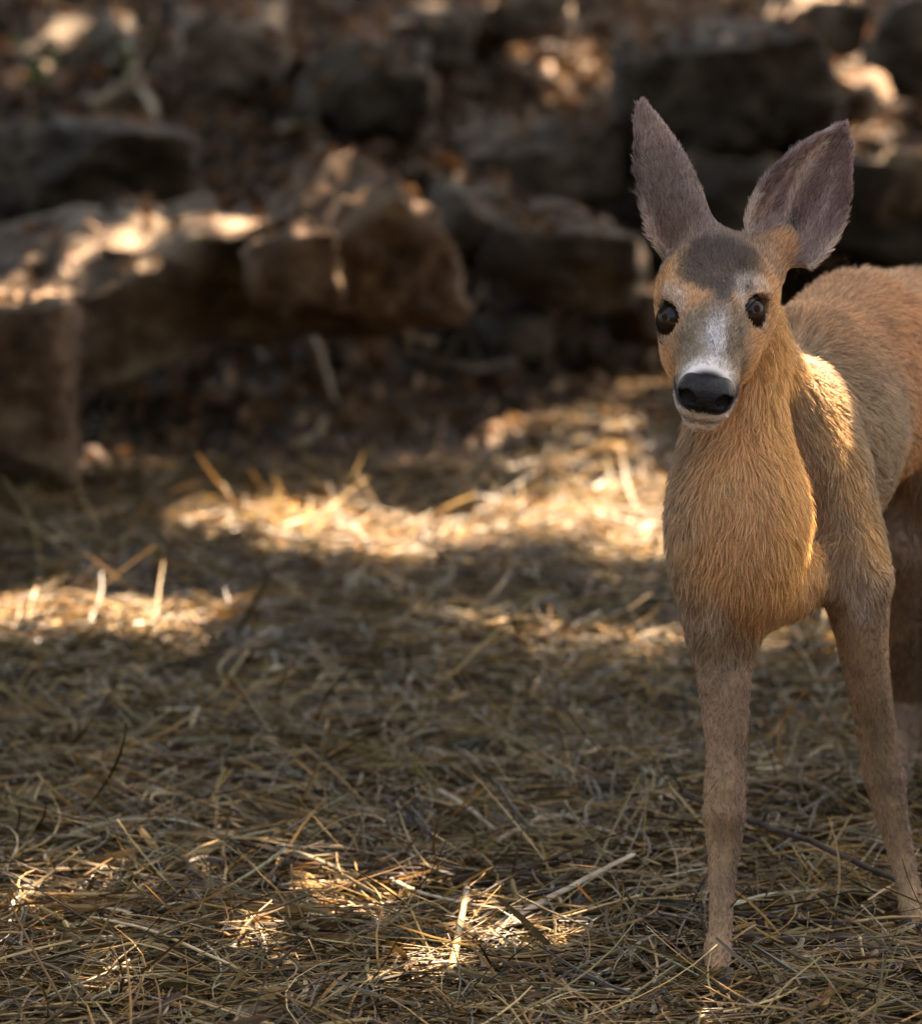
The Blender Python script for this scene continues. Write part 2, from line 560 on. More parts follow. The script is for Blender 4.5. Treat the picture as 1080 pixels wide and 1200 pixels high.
def ear(c0, ax, L, W, cup, th, k, hair, hl, c, tag):
    prims.append(dict(t='ear', a=np.array(c0, float), ax=np.array(ax, float), L=L, W=W, cup=cup, th=th, k=k, hair=unit(hair), hl=hl, c=np.array(c), op='u', tag=tag))


def ear_width(s):
    s = np.clip(s, 0, 1)
    return np.clip(np.clip(np.sin(np.pi * np.clip(s * .88 + .12, 0, 1) ** .85), 0, 1) ** np.where(s > .45, .72, .5) * (1 - .25 * s), 0, 1)


def dist(p, X):
    if p['t'] == 'c':
        ba = p['b'] - p['a']
        pa = X - p['a'].astype(X.dtype)
        t = np.clip((pa @ ba.astype(X.dtype)) / (ba @ ba), 0, 1)
        d = pa - t[..., None] * ba.astype(X.dtype)
        return np.sqrt((d * d).sum(-1)) - (p['ra'] + (p['rb'] - p['ra']) * t)
    q = (X - p['a'].astype(X.dtype)) @ p['ax'].T.astype(X.dtype)
    if p['t'] == 'e':
        r = p['r'].astype(X.dtype)
        k0 = np.sqrt(((q / r) ** 2).sum(-1))
        k1 = np.sqrt(((q / (r * r)) ** 2).sum(-1)) + 1e-6
        return k0 * (k0 - 1) / k1
    s = q[..., 2] / p['L']                       # ear: lateral, normal, along
    w = p['W'] * ear_width(s)
    edge = np.clip(np.abs(q[..., 0]) / (w + 1e-4), 0, 1.2)
    nn = q[..., 1] - p['cup'] * (edge ** 2 - .75) * w * 1.0 - .012 * np.clip(s, 0, 1) ** 2
    dn = np.abs(nn) * .8 - p['th']
    dw = np.abs(q[..., 0]) - w
    ds = np.maximum(q[..., 2] - p['L'], -q[..., 2])
    return np.maximum(np.maximum(dn, dw * .8), ds * .8)


def extent(p):
    if p['t'] == 'c':
        lo = np.minimum(p['a'] - p['ra'], p['b'] - p['rb'])
        hi = np.maximum(p['a'] + p['ra'], p['b'] + p['rb'])
    elif p['t'] == 'e':
        m = p['r'].max()
        lo, hi = p['a'] - m, p['a'] + m
    else:
        e = p['a'] + p['ax'][2] * p['L']
        lo, hi = np.minimum(p['a'], e) - p['W'] * 1.3, np.maximum(p['a'], e) + p['W'] * 1.3
    m = p['k'] * 1.1 + 3 * VOX
    return lo - m, hi + m


# colours of the coat (linear)
C_ORANGE = (.66, .395, .19)
C_RUST = (.46, .255, .125)
C_GREY = (.265, .185, .11)
C_LEG = (.205, .125, .066)
C_LEGD = (.19, .12, .078)
C_EAR = (.17, .125, .10)
C_CHEEK = (.62, .355, .17)

# body axis
chest = P(885, 610, 3.575)
ribs = P(944, 515, 3.78)
loin = P(1004, 455, 3.96)
rump = P(1066, 452, 4.13)
back = unit((rump - ribs) * [1, 1, 0])
side = unit(np.cross(back, [0, 0, 1]))          # to the picture's right
upv = np.array([0, 0, 1.0])
AX = np.array([side, back, upv])
hb = back * .8 - upv * .55

# trunk
ell(ribs, AX, (.094, .17, .122), .03, hb, .015, C_GREY)
ell(loin, AX, (.090, .20, .118), .03, hb, .016, C_RUST)
ell(rump, AX, (.100, .15, .130), .03, back * .5 - upv, .016, C_RUST)
cone(ribs + upv * .085, loin + upv * .055, .055, .065, .03, back - upv * .2, .018, C_RUST)
cone(loin + upv * .055, rump + upv * .05, .065, .075, .03, back - upv * .2, .018, C_RUST)
# chest and neck
ell(P(868, 620, 3.535), np.array([[1, 0, 0], [0, 1, 0], [0, 0, 1.0]]), (.063, .066, .094), .035, (0.0, .1, -1), .019, C_ORANGE)
cone(P(862, 375, 3.575), P(863, 590, 3.545), .038, .056, .03, (0, -.1, -1), .019, C_ORANGE)
cone(P(866, 400, 3.60), P(915, 505, 3.68), .040, .060, .03, (.2, .3, -1), .015, C_GREY)
ell(P(900, 672, 3.605), AX, (.056, .085, .050), .03, (.1, .4, -1), .016, C_ORANGE)
# withers / shoulders
ell(P(942, 518, 3.650), np.array([unit(side), unit(back), upv]), (.046, .060, .082), .016, back * .5 - upv, .014, C_GREY)
cone(P(960, 560, 3.645), P(998, 672, 3.625), .050, .038, .03, (.05, .2, -1), .014, C_GREY)
ell(P(838, 605, 3.60), AX, (.036, .06, .10), .03, (-.1, .1, -1), .014, C_GREY)
cone(P(842, 640, 3.585), P(847, 735, 3.555), .039, .036, .03, (0, .05, -1), .014, C_GREY)


# front legs
def chain(pts, k=.012, hl=.008, cs=None):
    for i in range(len(pts) - 1):
        (a, ra), (b, rb) = pts[i], pts[i + 1]
        cone(a, b, ra, rb, k if i == 0 else .003, None, hl, cs[i] if cs else C_LEG)


GL1 = ground_at(840, 1152)
chain([(P(846, 725, 3.56), .034), (P(848, 800, 3.545), .0262), (P(851, 880, 3.53), .0202), (P(849, 925, 3.515), .0203), (P(848, 953, 3.508), .0212), (P(848, 985, 3.505), .0172),
       (P(846, 1030, 3.49), .0128), (P(844, 1080, 3.465), .0110), (P(841, 1114, 3.445), .0135), (P(839, 1137, 3.428), .0108)], hl=.005, cs=[(.21, .138, .082), (.20, .128, .075), C_LEG, C_LEG, C_LEG, C_LEG, C_LEG, C_LEG, C_LEG])
chain([(P(1003, 690, 3.63), .034), (P(1012, 770, 3.64), .0245), (P(1025, 850, 3.655), .0207), (P(1032, 890, 3.66), .0208), (P(1036, 912, 3.66), .0214), (P(1042, 945, 3.655), .0172),
       (P(1055, 1000, 3.645), .0132), (P(1063, 1035, 3.63), .0115), (P(1069, 1062, 3.615), .0140), (P(1073, 1080, 3.60), .0112)], hl=.005, cs=[C_LEG] * 9)
# hind legs: hip, stifle, hock, fetlock
ell(P(1112, 500, 4.08), AX, (.062, .10, .135), .03, back * .3 - upv, .015, C_RUST)
ell(P(1062, 500, 4.14), AX, (.055, .10, .13), .03, back * .3 - upv, .015, C_RUST)
chain([(P(1098, 560, 4.03), .060), (P(1088, 640, 4.06), .040), (P(1084, 730, 4.14), .027), (P(1094, 825, 4.25), .024), (P(1098, 880, 4.24), .018), (P(1102, 945, 4.10), .0145), (P(1102, 965, 4.06), .0135)], .02, .010, [C_LEGD] * 6)
chain([(P(1052, 570, 4.06), .055), (P(1048, 640, 4.03), .040), (P(1050, 730, 4.10), .026), (P(1058, 815, 4.20), .023), (P(1052, 870, 4.16), .018), (P(1036, 955, 4.02), .0145), (P(1030, 985, 3.97), .0135)], .02, .010, [C_LEGD] * 6)

# head frame
N0 = P(828, 461, 3.368)
C0 = P(851, 278, 3.505)
ha = unit(N0 - C0)
HL = np.linalg.norm(N0 - C0)
hl_ = unit(np.cross(np.cross(ha, [0, -.6, 1.0]), ha) * 0 + np.cross(ha, [0, -.65, .76]))
if hl_[0] < 0:
    hl_ = -hl_
yawfix = Matrix.Rotation(R(-5), 3, Vector(ha.tolist()))
hl_ = np.array(yawfix @ Vector(hl_.tolist()))
hd = unit(np.cross(hl_, ha))
if hd[1] > 0:
    hd = -hd
HAX = np.array([hl_, hd, ha])


def H(l, d, t):
    return C0 + hl_ * l + hd * d + ha * (t * HL)


hh = -ha + hd * .1
ell(H(0, -.052, .14), HAX, (.058, .055, .062), .02, hh, .007, C_EAR, tag='head')
ell(H(0, -.034, .42), HAX, (.042, .040, .062), .02, hh, .006, C_CHEEK, tag='head')
for s in (-1, 1):
    ell(H(s * .034, -.020, .33), HAX, (.019, .015, .030), .012, hh, .006, C_CHEEK, tag='head')
    ell(H(s * .021, -.062, .40), HAX, (.028, .036, .055), .02, hh + hl_ * s * .3, .007, C_CHEEK, tag='head')
    ell(H(s * .0145, -.036, .855), HAX, (.0140, .0145, .0270), .012, hh, .005, C_CHEEK, tag='head')
cone(H(0, -.036, .45), H(0, -.030, .80), .0340, .0220, .02, hh, .005, C_CHEEK, tag='head')
cone(H(0, -.030, .78), H(0, -.028, .885), .0220, .0195, .015, hh, .004, C_CHEEK, tag='head')
cone(H(0, -.010, .35), H(0, -.010, .80), .018, .016, .015, hh, .004, C_CHEEK, tag='head')
cone(H(0, -.085, .40), H(0, -.051, .945), .029, .0140, .015, hh, .007, C_CHEEK, tag='head')
# head to neck
cone(H(.004, -.075, .15), P(864, 420, 3.575), .051, .040, .025, (0.1, 0, -1), .012, C_RUST)
# eyes: lids then opening
EYES = []
for s, ep in ((-1, (779, 373)), (1, (886, 368))):
    look = unit(hl_ * s * .68 + hd * .56 + ha * .42)
    tp = P(ep[0], ep[1], H(s * .0445, -.026, .455)[1])
    e = tp - look * .0165
    EYES.append((e, look, s))
    ell(e, HAX, (.0210, .0213, .0216), .010, hh, .004, (.10, .07, .055), tag='head')
    ve = unit(upv - look * look[2])
    he = unit(np.cross(upv, look))
    if he @ (hl_ * s) < 0:
        he = -he
    mj = unit(he * .92 + ve * .38)
    mn = unit(np.cross(look, mj))
    ell(e + look * .0125, np.array([look, mj, mn]), (.0175, .0238, .0178), .003, hh, .002, (.015, .012, .01), op='s', tag='lid')
    EYES[-1] = (e, look, s, mj, mn if mn[2] > 0 else -mn)
# ears
B1 = P(806, 292, 3.545)
T1 = P(757, 116, 3.565)
B2 = P(909, 296, 3.545)
T2 = P(984, 146, 3.56)


def ear_axes(b, t, open_dir):
    z = unit(t - b)
    n = unit(open_dir - z * (np.array(open_dir) @ z))
    return np.array([unit(np.cross(n, z)), n, z])


A1 = ear_axes(B1, T1, np.array([-.55, .75, .1]))
A2 = ear_axes(B2, T2, np.array([.26, -1, .1]))
ear(B1, A1, np.linalg.norm(T1 - B1), .0405, .55, .0030, .012, T1 - B1, .007, C_EAR, 'ear1')
ear(B2, A2, np.linalg.norm(T2 - B2), .0525, .42, .0030, .012, T2 - B2, .007, C_EAR, 'ear2')
cone(P(826, 302, 3.545), B1 + (T1 - B1) * .22, .028, .020, .02, T1 - B1, .008, C_EAR, tag='head')
cone(P(890, 308, 3.55), B2 + (T2 - B2) * .04 + [0, .012, 0], .026, .017, .02, T2 - B2, .008, C_CHEEK, tag='head')

# ---- sample the field and pull out one continuous surface (surface nets)
los, his = zip(*[extent(p) for p in prims])
lo = np.min(los, 0) - 2 * VOX
hi = np.max(his, 0) + 2 * VOX
dim = np.ceil((hi - lo) / VOX).astype(int) + 1
G = np.full(dim, 0.1, dtype=F32)
for p, l, h in zip(prims, los, his):
    i0 = np.maximum(((l - lo) / VOX).astype(int), 0)
    i1 = np.minimum(((h - lo) / VOX).astype(int) + 2, dim)
    ax = [(lo[j] + VOX * np.arange(i0[j], i1[j])).astype(F32) for j in range(3)]
    X = np.stack(np.meshgrid(*ax, indexing='ij'), -1)
    d = dist(p, X).astype(F32)
    sl = tuple(slice(i0[j], i1[j]) for j in range(3))
    g = G[sl]
    k = F32(p['k'])
    if p['op'] == 'u':
        hmix = np.clip(.5 + .5 * (g - d) / k, 0, 1)
        G[sl] = g + (d - g) * hmix - k * hmix * (1 - hmix)
    else:
        hmix = np.clip(.5 - .5 * (g + d) / k, 0, 1)
        G[sl] = g + (-d - g) * hmix + k * hmix * (1 - hmix)


def surface_nets(G, lo, vox):
    neg = G < 0
    c = neg[:-1, :-1, :-1].astype(np.int8)
    tot = np.zeros(c.shape, np.int8)
    for dx in (0, 1):
        for dy in (0, 1):
            for dz in (0, 1):
                tot += neg[dx:dx + c.shape[0], dy:dy + c.shape[1], dz:dz + c.shape[2]]
    act = (tot > 0) & (tot < 8)
    idx = np.full(c.shape, -1, np.int64)
    I = np.argwhere(act)
    idx[act] = np.arange(len(I))
    acc = np.zeros((len(I), 3))
    cnt = np.zeros(len(I))
    for ax in range(3):
        o1, o2 = [j for j in range(3) if j != ax]
        for a in (0, 1):
            for b in (0, 1):
                off = np.zeros(3, int)
                off[o1], off[o2] = a, b
                p0 = I + off
                p1 = p0.copy()
                p1[:, ax] += 1
                g0 = G[p0[:, 0], p0[:, 1], p0[:, 2]].astype(float)
                g1 = G[p1[:, 0], p1[:, 1], p1[:, 2]].astype(float)
                m = (g0 < 0) != (g1 < 0)
                t = g0[m] / (g0[m] - g1[m])
                q = p0[m].astype(float)
                q[:, ax] += t
                acc[m] += q
                cnt[m] += 1
    V = acc / cnt[:, None] * vox + lo
    Fs = []
    for ax in range(3):
        o1, o2 = (ax + 1) % 3, (ax + 2) % 3
        s0 = [slice(None)] * 3
        s1 = [slice(None)] * 3
        s0[ax] = slice(0, -1)
        s1[ax] = slice(1, None)
        n0, n1 = neg[tuple(s0)], neg[tuple(s1)]
        E = np.argwhere(n0 != n1)
        E = E[(E[:, o1] > 0) & (E[:, o2] > 0) & (E[:, o1] < c.shape[o1]) & (E[:, o2] < c.shape[o2])]
        fl = n0[E[:, 0], E[:, 1], E[:, 2]]

        def at(a, b):
            q = E.copy()
            q[:, o1] -= a
            q[:, o2] -= b
            return idx[q[:, 0], q[:, 1], q[:, 2]]
        f = np.stack([at(1, 1), at(0, 1), at(0, 0), at(1, 0)], -1)
        f[~fl] = f[~fl][:, ::-1]
        Fs.append(f)
    F = np.vstack(Fs)
    F = F[(F >= 0).all(1)]
    return V, F


def relax(V, F, it=3, lam=.5):
    E = np.vstack([F[:, [0, 1]], F[:, [1, 2]], F[:, [2, 3]], F[:, [3, 0]]])
    n = len(V)
    deg = np.bincount(E[:, 0], minlength=n) + np.bincount(E[:, 1], minlength=n)
    for _ in range(it):
        W = np.stack([np.bincount(E[:, 0], V[E[:, 1], j], n) + np.bincount(E[:, 1], V[E[:, 0], j], n) for j in range(3)], -1)
        V = V + lam * (W / np.maximum(deg, 1)[:, None] - V)
    return V


BV, BF = surface_nets(G, lo, VOX)
del G
BV = relax(BV, BF, 2, .5)


def normals(V, F):
    n = np.cross(V[F[:, 2]] - V[F[:, 0]], V[F[:, 3]] - V[F[:, 1]])
    N = np.stack([sum(np.bincount(F[:, k], n[:, j], len(V)) for k in range(4)) for j in range(3)], -1)
    return N / (np.linalg.norm(N, axis=1)[:, None] + 1e-12)


BN = normals(BV, BF)

# ---- coat: hair flow, length and colour at each vertex
wsum = np.zeros(len(BV))
flow = np.zeros((len(BV), 3))
hlen = np.zeros(len(BV))
bcol = np.zeros((len(BV), 3))
headw = np.zeros(len(BV))
earw = np.zeros((len(BV), 2))
for p in prims:
    if p['op'] == 's':
        continue
    d = dist(p, BV)
    w = np.exp(-np.clip(d, 0, None) / .009) * (d < .06)
    wsum += w
    flow += w[:, None] * p['hair']
    hlen += w * p['hl']
    bcol += w[:, None] * p['c']
    if p['tag'] == 'head':
        headw += w
    if p['tag'].startswith('ear'):
        earw[:, int(p['tag'][3]) - 1] += w
wsum += 1e-9
flow /= wsum[:, None]
hlen /= wsum
bcol /= wsum[:, None]
headw /= wsum
earw /= wsum[:, None]


def mixc(m, c):
    global bcol
    m = np.clip(m, 0, 1)[:, None]
    bcol = bcol * (1 - m) + np.array(c) * m


nz = fbm(BV, 45, 3, 4)
nz2 = fbm(BV, 14, 3, 8)
q = BV - C0
hl_c, hd_c, ht_c = q @ hl_, q @ hd, (q @ ha) / HL
al = np.abs(hl_c)
onhead = smooth(headw, .25, .6)
front = smooth(hd_c, -.085, -.03)
# face: grey-brown over the muzzle sides, ochre cheeks and brows
mixc(onhead * smooth(ht_c, .40, .58) * smooth(al, .050, .022) * 1.0 * front, (.25, .195, .135))
mixc(onhead * smooth(hd_c, -.035, -.075) * smooth(ht_c, .25, .45), (.62, .35, .16))
mixc(onhead * smooth(ht_c, .05, .2) * smooth(ht_c, .60, .40) * smooth(al, .022, .034) * .9, (.54, .31, .14))
# ochre brow streaks beside the crown patch
mixc(onhead * front * np.exp(-((al - .033) / .009) ** 2 - ((ht_c - .25) / .15) ** 2) * 1.0, (.62, .38, .18))
# dark crown patch narrowing to a point between the eyes
wpatch = .042 * np.sqrt(np.clip(1 - ((ht_c - .20) / .21) ** 2, 0, 1))
mixc(onhead * smooth(al - wpatch - .018 * nz - .010 * nz2, .010, -.008) * smooth(ht_c + .08 * nz, -.02, .07) * .9, (.056, .042, .034))
mixc(onhead * front * np.exp(-((al) / .016) ** 2 - ((ht_c - .42) / .10) ** 2) * .75, (.085, .068, .058))
# pale bridge and white band above the nose
mixc(onhead * front * smooth(al - .008 * nz, .015, .005) * smooth(ht_c, .44, .66), (.38, .345, .32))
mixc(onhead * front * smooth(al, .030, .016) * smooth(ht_c, .79, .825) * smooth(hd_c, -.035, -.02), (.60, .55, .50))
mixc(onhead * smooth(ht_c, .84, .90) * smooth(hd_c, -.012, -.03) * smooth(al, .05, .03), (.58, .50, .43))
mixc(onhead * smooth(ht_c, .80, .9) * smooth(hd_c, -.040, -.055), (.60, .52, .46))
# dark corner of the mouth
mixc(onhead * np.exp(-((hd_c + .044) / .003) ** 2) * smooth(ht_c, .74, .80) * .8, (.08, .045, .035))
mixc(onhead * smooth(ht_c, .85, .88) * smooth(hd_c, -.036, -.031) * smooth(al, .030, .025), (.012, .011, .011))
mixc(onhead * np.exp(-((hd_c + .030) / .006) ** 2) * smooth(al, .020, .026) * smooth(ht_c, .80, .84), (.02, .016, .014))
mixc(onhead * smooth(nz, .0, .5) * smooth(ht_c, .40, .5) * smooth(ht_c, .80, .74) * smooth(al, .010, .016) * smooth(al, .042, .030) * front * .7, (.10, .078, .05))
# around the eyes
for e, look, s, mj, mn in EYES:
    de = np.linalg.norm(BV - e, axis=1)
    sx = BV - e
    mixc(onhead * smooth(de, .034, .024) * .55, (.20, .15, .12))
    up_arc = np.exp(-((de - .031) / .005) ** 2) * smooth(sx @ mn, .004, .018)
    mixc(np.exp(-(np.linalg.norm(BV - (e - mj * .0235 + look * .008), axis=1) / .0065) ** 2) * 1.2, (.02, .015, .013))
    mixc(up_arc * .7, (.40, .34, .28))
    mixc(smooth(de, .0240, .0222), (.022, .016, .013))
# ears
for k, (A, B_) in enumerate(((A1, B1), (A2, B2))):
    qe = (BV - B_) @ A.T
    se = qe[:, 2] / .16
    on = smooth(earw[:, k], .3, .6)
    inner = smooth(BN @ A[1], .0, .5)
    mixc(on * (1 - inner) * smooth(se, .55, .8) * .55, (.25, .165, .12))
    mixc(on * (1 - inner) * smooth(nz2, -.1, .5) * .5, (.20, .14, .11))
    mixc(on * inner, (.235, .165, .155))
    for off, sl_, am in ((-.022, .03, .5), (.030, -.02, .6), (.002, .05, .35)):
        mixc(on * inner * np.exp(-((qe[:, 0] - off - sl_ * (se - .4) + .012 * nz) / .0035) ** 2) * smooth(se, .05, .2) * smooth(se, .8, .5) * am, (.50, .41, .37))
    mixc(on * inner * np.exp(-((qe[:, 0] - .014 + .10 * (se - .55) ** 2 + .008 * nz) / .006) ** 2) * smooth(se, .12, .3) * smooth(se, .95, .6) * .9, (.62, .53, .49))
    mixc(on * inner * smooth(se, .35, .1) * .6, (.36, .27, .22))
    mixc(on * inner * np.exp(-((qe[:, 0] + .006) / .008) ** 2) * smooth(se, .34, .16), (.02, .015, .015))  # dark depth of the ear hollow painted into the colour
    rim = smooth(np.abs(qe[:, 0]) / (np.array([.0405, .0525][k]) * ear_width(se) + 1e-4), .86, .97)
    hlen += on * rim * .0015 + on * inner * smooth(se, .9, .3) * .001
    mixc(on * rim * .6, (.055, .042, .038))
    mixc(on * rim * smooth(se, .45, .15), (.45, .36, .30))
# trunk: darker saddle, pale flank streaks, white tufts at the armpits
ontr = 1 - np.clip(headw + earw.sum(1), 0, 1)
mixc(ontr * smooth(nz2, .1, .5) * .35, (.12, .085, .055))
mixc(ontr * smooth(-nz2, .15, .5) * .25, (.36, .22, .12))
for t_, rr_ in ((P(1000, 706, 3.60), .022), (P(838, 712, 3.50), .022), (P(862, 778, 3.50), .014)):
    mixc(np.exp(-(np.linalg.norm(BV - t_, axis=1) / rr_) ** 2) * (.8 + nz), (.55, .47, .41))
mixc(ontr * smooth(BV[:, 2], .34, .40) * smooth(BV[:, 1], 3.66, 3.60) * smooth(-BN[:, 0], .45, .95) * .7, (.27, .19, .125))  # shade on the left-facing chest painted in as grey
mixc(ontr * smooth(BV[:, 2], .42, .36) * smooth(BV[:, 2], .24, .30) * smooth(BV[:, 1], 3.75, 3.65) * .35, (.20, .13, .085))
mixc(ontr * smooth(BV[:, 2], .38, .44) * smooth(BV[:, 1], 3.64, 3.58) * smooth(BN[:, 0], .1, .8) * .7, (.62, .36, .12))  # warm bounce glow painted on right-facing neck and chest
# lower legs: shade painted on right-facing sides, light on left-facing; pasterns paler
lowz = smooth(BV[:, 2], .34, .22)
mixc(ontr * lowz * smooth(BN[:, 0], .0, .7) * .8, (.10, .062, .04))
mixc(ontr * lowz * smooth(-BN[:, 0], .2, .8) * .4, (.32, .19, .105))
mixc(ontr * smooth(BV[:, 2], .10, .04) * .35, (.27, .168, .092))
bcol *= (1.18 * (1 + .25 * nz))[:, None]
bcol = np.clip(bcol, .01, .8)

deer_base = np.array([GL1[0] + .12, 3.80, 0.0])
deer = link('deer', None, label='young brown deer with large upright ears standing on straw, facing forward', category='deer')
deer.location = deer_base.tolist()
M_skin = attr_mat('coat', .9, .08)
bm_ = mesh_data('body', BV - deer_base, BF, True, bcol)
body = bpy.data.objects.new('body', bm_)
col.objects.link(body)
bm_.materials.append(M_skin)
body.parent = deer

# fur
M_fur = bpy.data.materials.new('fur')
M_fur.use_nodes = True
nt = M_fur.node_tree
nt.nodes.clear()
out = nt.nodes.new('ShaderNodeOutputMaterial')
at_ = nt.nodes.new('ShaderNodeAttribute')
at_.attribute_name = 'Col'
d1 = nt.nodes.new('ShaderNodeBsdfPrincipled')
d1.inputs['Roughness'].default_value = .45
d1.inputs['Specular IOR Level'].default_value = .3
d2 = nt.nodes.new('ShaderNodeBsdfTranslucent')
mx = nt.nodes.new('ShaderNodeMixShader')
mx.inputs[0].default_value = .35
nt.links.new(at_.outputs['Color'], d1.inputs['Base Color'])
nt.links.new(at_.outputs['Color'], d2.inputs['Color'])
nt.links.new(d1.outputs[0], mx.inputs[1])
nt.links.new(d2.outputs[0], mx.inputs[2])
nt.links.new(mx.outputs[0], out.inputs['Surface'])


def fur(n_hairs):
    r_ = np.random.default_rng(9)
    q0, q1, q2, q3 = (BV[BF[:, k]] for k in range(4))
    area = .5 * np.linalg.norm(np.cross(q2 - q0, q3 - q1), axis=1)
    cen = (q0 + q2) / 2
    hw = headw[BF[:, 0]] + earw[BF[:, 0]].sum(1)
    dens = area * (1 + 3.0 * hw)
    dens *= np.where(BN[BF[:, 0], 1] > .5, .35, 1.0) * np.where(cen[:, 1] > 3.9, .6, 1.0)
    # no hair on the eyeball opening or where the nose leather sits
    tcen = cen - C0
    nose_zone = ((tcen @ ha) / HL > .845) & (tcen @ hd > -.034) & (np.abs(tcen @ hl_) < .028)
    dens[nose_zone] = 0
    for e, look, s, mj, mn in EYES:
        dens[np.linalg.norm(cen - e, axis=1) < .0222] = 0
    pick = r_.choice(len(BF), n_hairs, p=dens / dens.sum())
    u, v = r_.random(n_hairs)[:, None], r_.random(n_hairs)[:, None]
    f = BF[pick]
    root = (BV[f[:, 0]] * (1 - u) + BV[f[:, 1]] * u) * (1 - v) + (BV[f[:, 3]] * (1 - u) + BV[f[:, 2]] * u) * v
    nrm = BN[f[:, 0]]
    fl = flow[f[:, 0]]
    fl = fl - nrm * (fl * nrm).sum(1)[:, None]
    fl /= np.linalg.norm(fl, axis=1)[:, None] + 1e-9
    sw = np.stack([fbm(root, 22, 2, 31), fbm(root, 22, 2, 32), fbm(root, 22, 2, 33)], -1) * .55
    tuft = np.stack([vnoise(root, 130, 41), vnoise(root, 130, 42), vnoise(root, 130, 43)], -1) - .5
    d = fl + sw + tuft * 1.15 + r_.normal(size=(n_hairs, 3)) * .16
    d = d - nrm * (d * nrm).sum(1)[:, None]
    d /= np.linalg.norm(d, axis=1)[:, None] + 1e-9
    L = (hlen[f[:, 0]] * r_.uniform(.6, 1.35, n_hairs))[:, None]
    lift = r_.uniform(.25, .85, n_hairs)[:, None]
    s = np.array([0, .35, .7, 1.0])
    pts = np.stack([root - nrm * .0008 + (d * (t) + nrm * lift * (t - .45 * t * t)) * L for t in s], 1)
    vj = np.clip(f[:, 0] + r_.integers(-3, 4, n_hairs), 0, len(BV) - 1)
    far = np.linalg.norm(BV[vj] - root, axis=1) > .012
    far |= (headw[f[:, 0]] > .3) & (((root - C0) @ ha) / HL > .74)
    vj[far] = f[far, 0]
    cc = bcol[vj] * r_.uniform(.5, 1.7, n_hairs)[:, None]
    cc *= np.minimum(1, .80 / cc.max(1))[:, None]
    cu = bpy.data.hair_curves.new('fur')
    cu.add_curves([4] * n_hairs)
    cu.attributes['position'].data.foreach_set('vector', (pts - deer_base).astype(F32).ravel())
    ra = cu.attributes.get('radius') or cu.attributes.new('radius', 'FLOAT', 'POINT')
    thick = np.where(headw[f[:, 0]] + earw[f[:, 0]].sum(1) > .4, .8, 1.0)[:, None]
    rad = np.array([.00030, .00028, .00020, .00004])[None] * thick
    ra.data.foreach_set('value', rad.astype(F32).ravel())
    ca = cu.attributes.new('Col', 'FLOAT_COLOR', 'CURVE')
    c4 = np.ones((n_hairs, 4), F32)
    c4[:, :3] = np.clip(cc, .006, .9)
    ca.data.foreach_set('color', c4.ravel())
    cu.materials.append(M_fur)
    o = bpy.data.objects.new('fur', cu)
    col.objects.link(o)
    o.parent = deer
    o['kind'] = 'stuff'
    return o


fur(330000)

# eyes
M_eye, nt, b = new_mat('eye', .03, .17)
b.inputs['Base Color'].default_value = (.020, .011, .006, 1)
nt.nodes.remove(b)
ed = nt.nodes.new('ShaderNodeBsdfDiffuse')
ed.inputs['Color'].default_value = (.018, .010, .006, 1)
eg = nt.nodes.new('ShaderNodeBsdfGlossy')
eg.inputs['Roughness'].default_value = .03
em = nt.nodes.new('ShaderNodeMixShader')
em.inputs[0].default_value = .017
nt.links.new(ed.outputs[0], em.inputs[1])
nt.links.new(eg.outputs[0], em.inputs[2])
nt.links.new(em.outputs[0], nt.nodes['Material Output'].inputs['Surface'])
V, F = ico(4)
for e, look, s, mj, mn in EYES:
    o = link('eye', mesh_data('eye', V * .0197 + e + look * .0012 - deer_base, F), M_eye)
    o.parent = deer
# nose leather
prims = []
ell(H(0, -.0165, .915), HAX, (.0232, .0160, .0182), .006)
ell(H(0, -.0310, .935), HAX, (.0105, .0115, .0125), .010)
for s in (-1, 1):
    ell(H(s * .0158, -.0182, .920), HAX, (.0122, .0135, .0175), .007)
    na = unit(ha * .75 + hd * .35 + hl_ * s * .45)
    nl = unit(np.cross(na, unit(hd - hl_ * s * .5)))
    nb_ = unit(np.cross(nl, na))
    ell(H(s * .0165, -.0135, .985), np.array([nl, nb_, na]), (.0078, .0060, .015), .003, op='s')
    ell(H(s * .0235, -.0198, .975), np.array([unit(nl * .8 - nb_ * s * .6), unit(nb_ * .8 + nl * s * .6), na]), (.0085, .0036, .014), .004, op='s')
cone(H(0, -.022, 1.008), H(0, -.050, .985), .0013, .0013, .002, op='s')
v2 = .0010
los, his = zip(*[extent(p) for p in prims])
lo = np.min(los, 0) - .004
hi = np.max(his, 0) + .004
ax = [np.arange(lo[j], hi[j], v2) for j in range(3)]
X = np.stack(np.meshgrid(*ax, indexing='ij'), -1)
G = np.full(X.shape[:3], .1)
for p in prims:
    d = dist(p, X)
    k = p['k']
    if p['op'] == 'u':
        hm = np.clip(.5 + .5 * (G - d) / k, 0, 1)
        G = G + (d - G) * hm - k * hm * (1 - hm)
    else:
        hm = np.clip(.5 - .5 * (G + d) / k, 0, 1)
        G = G + (-d - G) * hm + k * hm * (1 - hm)
NV, NF = surface_nets(G, lo, v2)
NV = relax(NV, NF, 2, .5)
M_nose = ramp_mat('nose_leather', (.006, .006, .007), (.014, .013, .014), 200, .24, .2, .9, 2, 380, None, .004)
o = link('nose', mesh_data('nose', NV - deer_base, NF), M_nose)
o.parent = deer
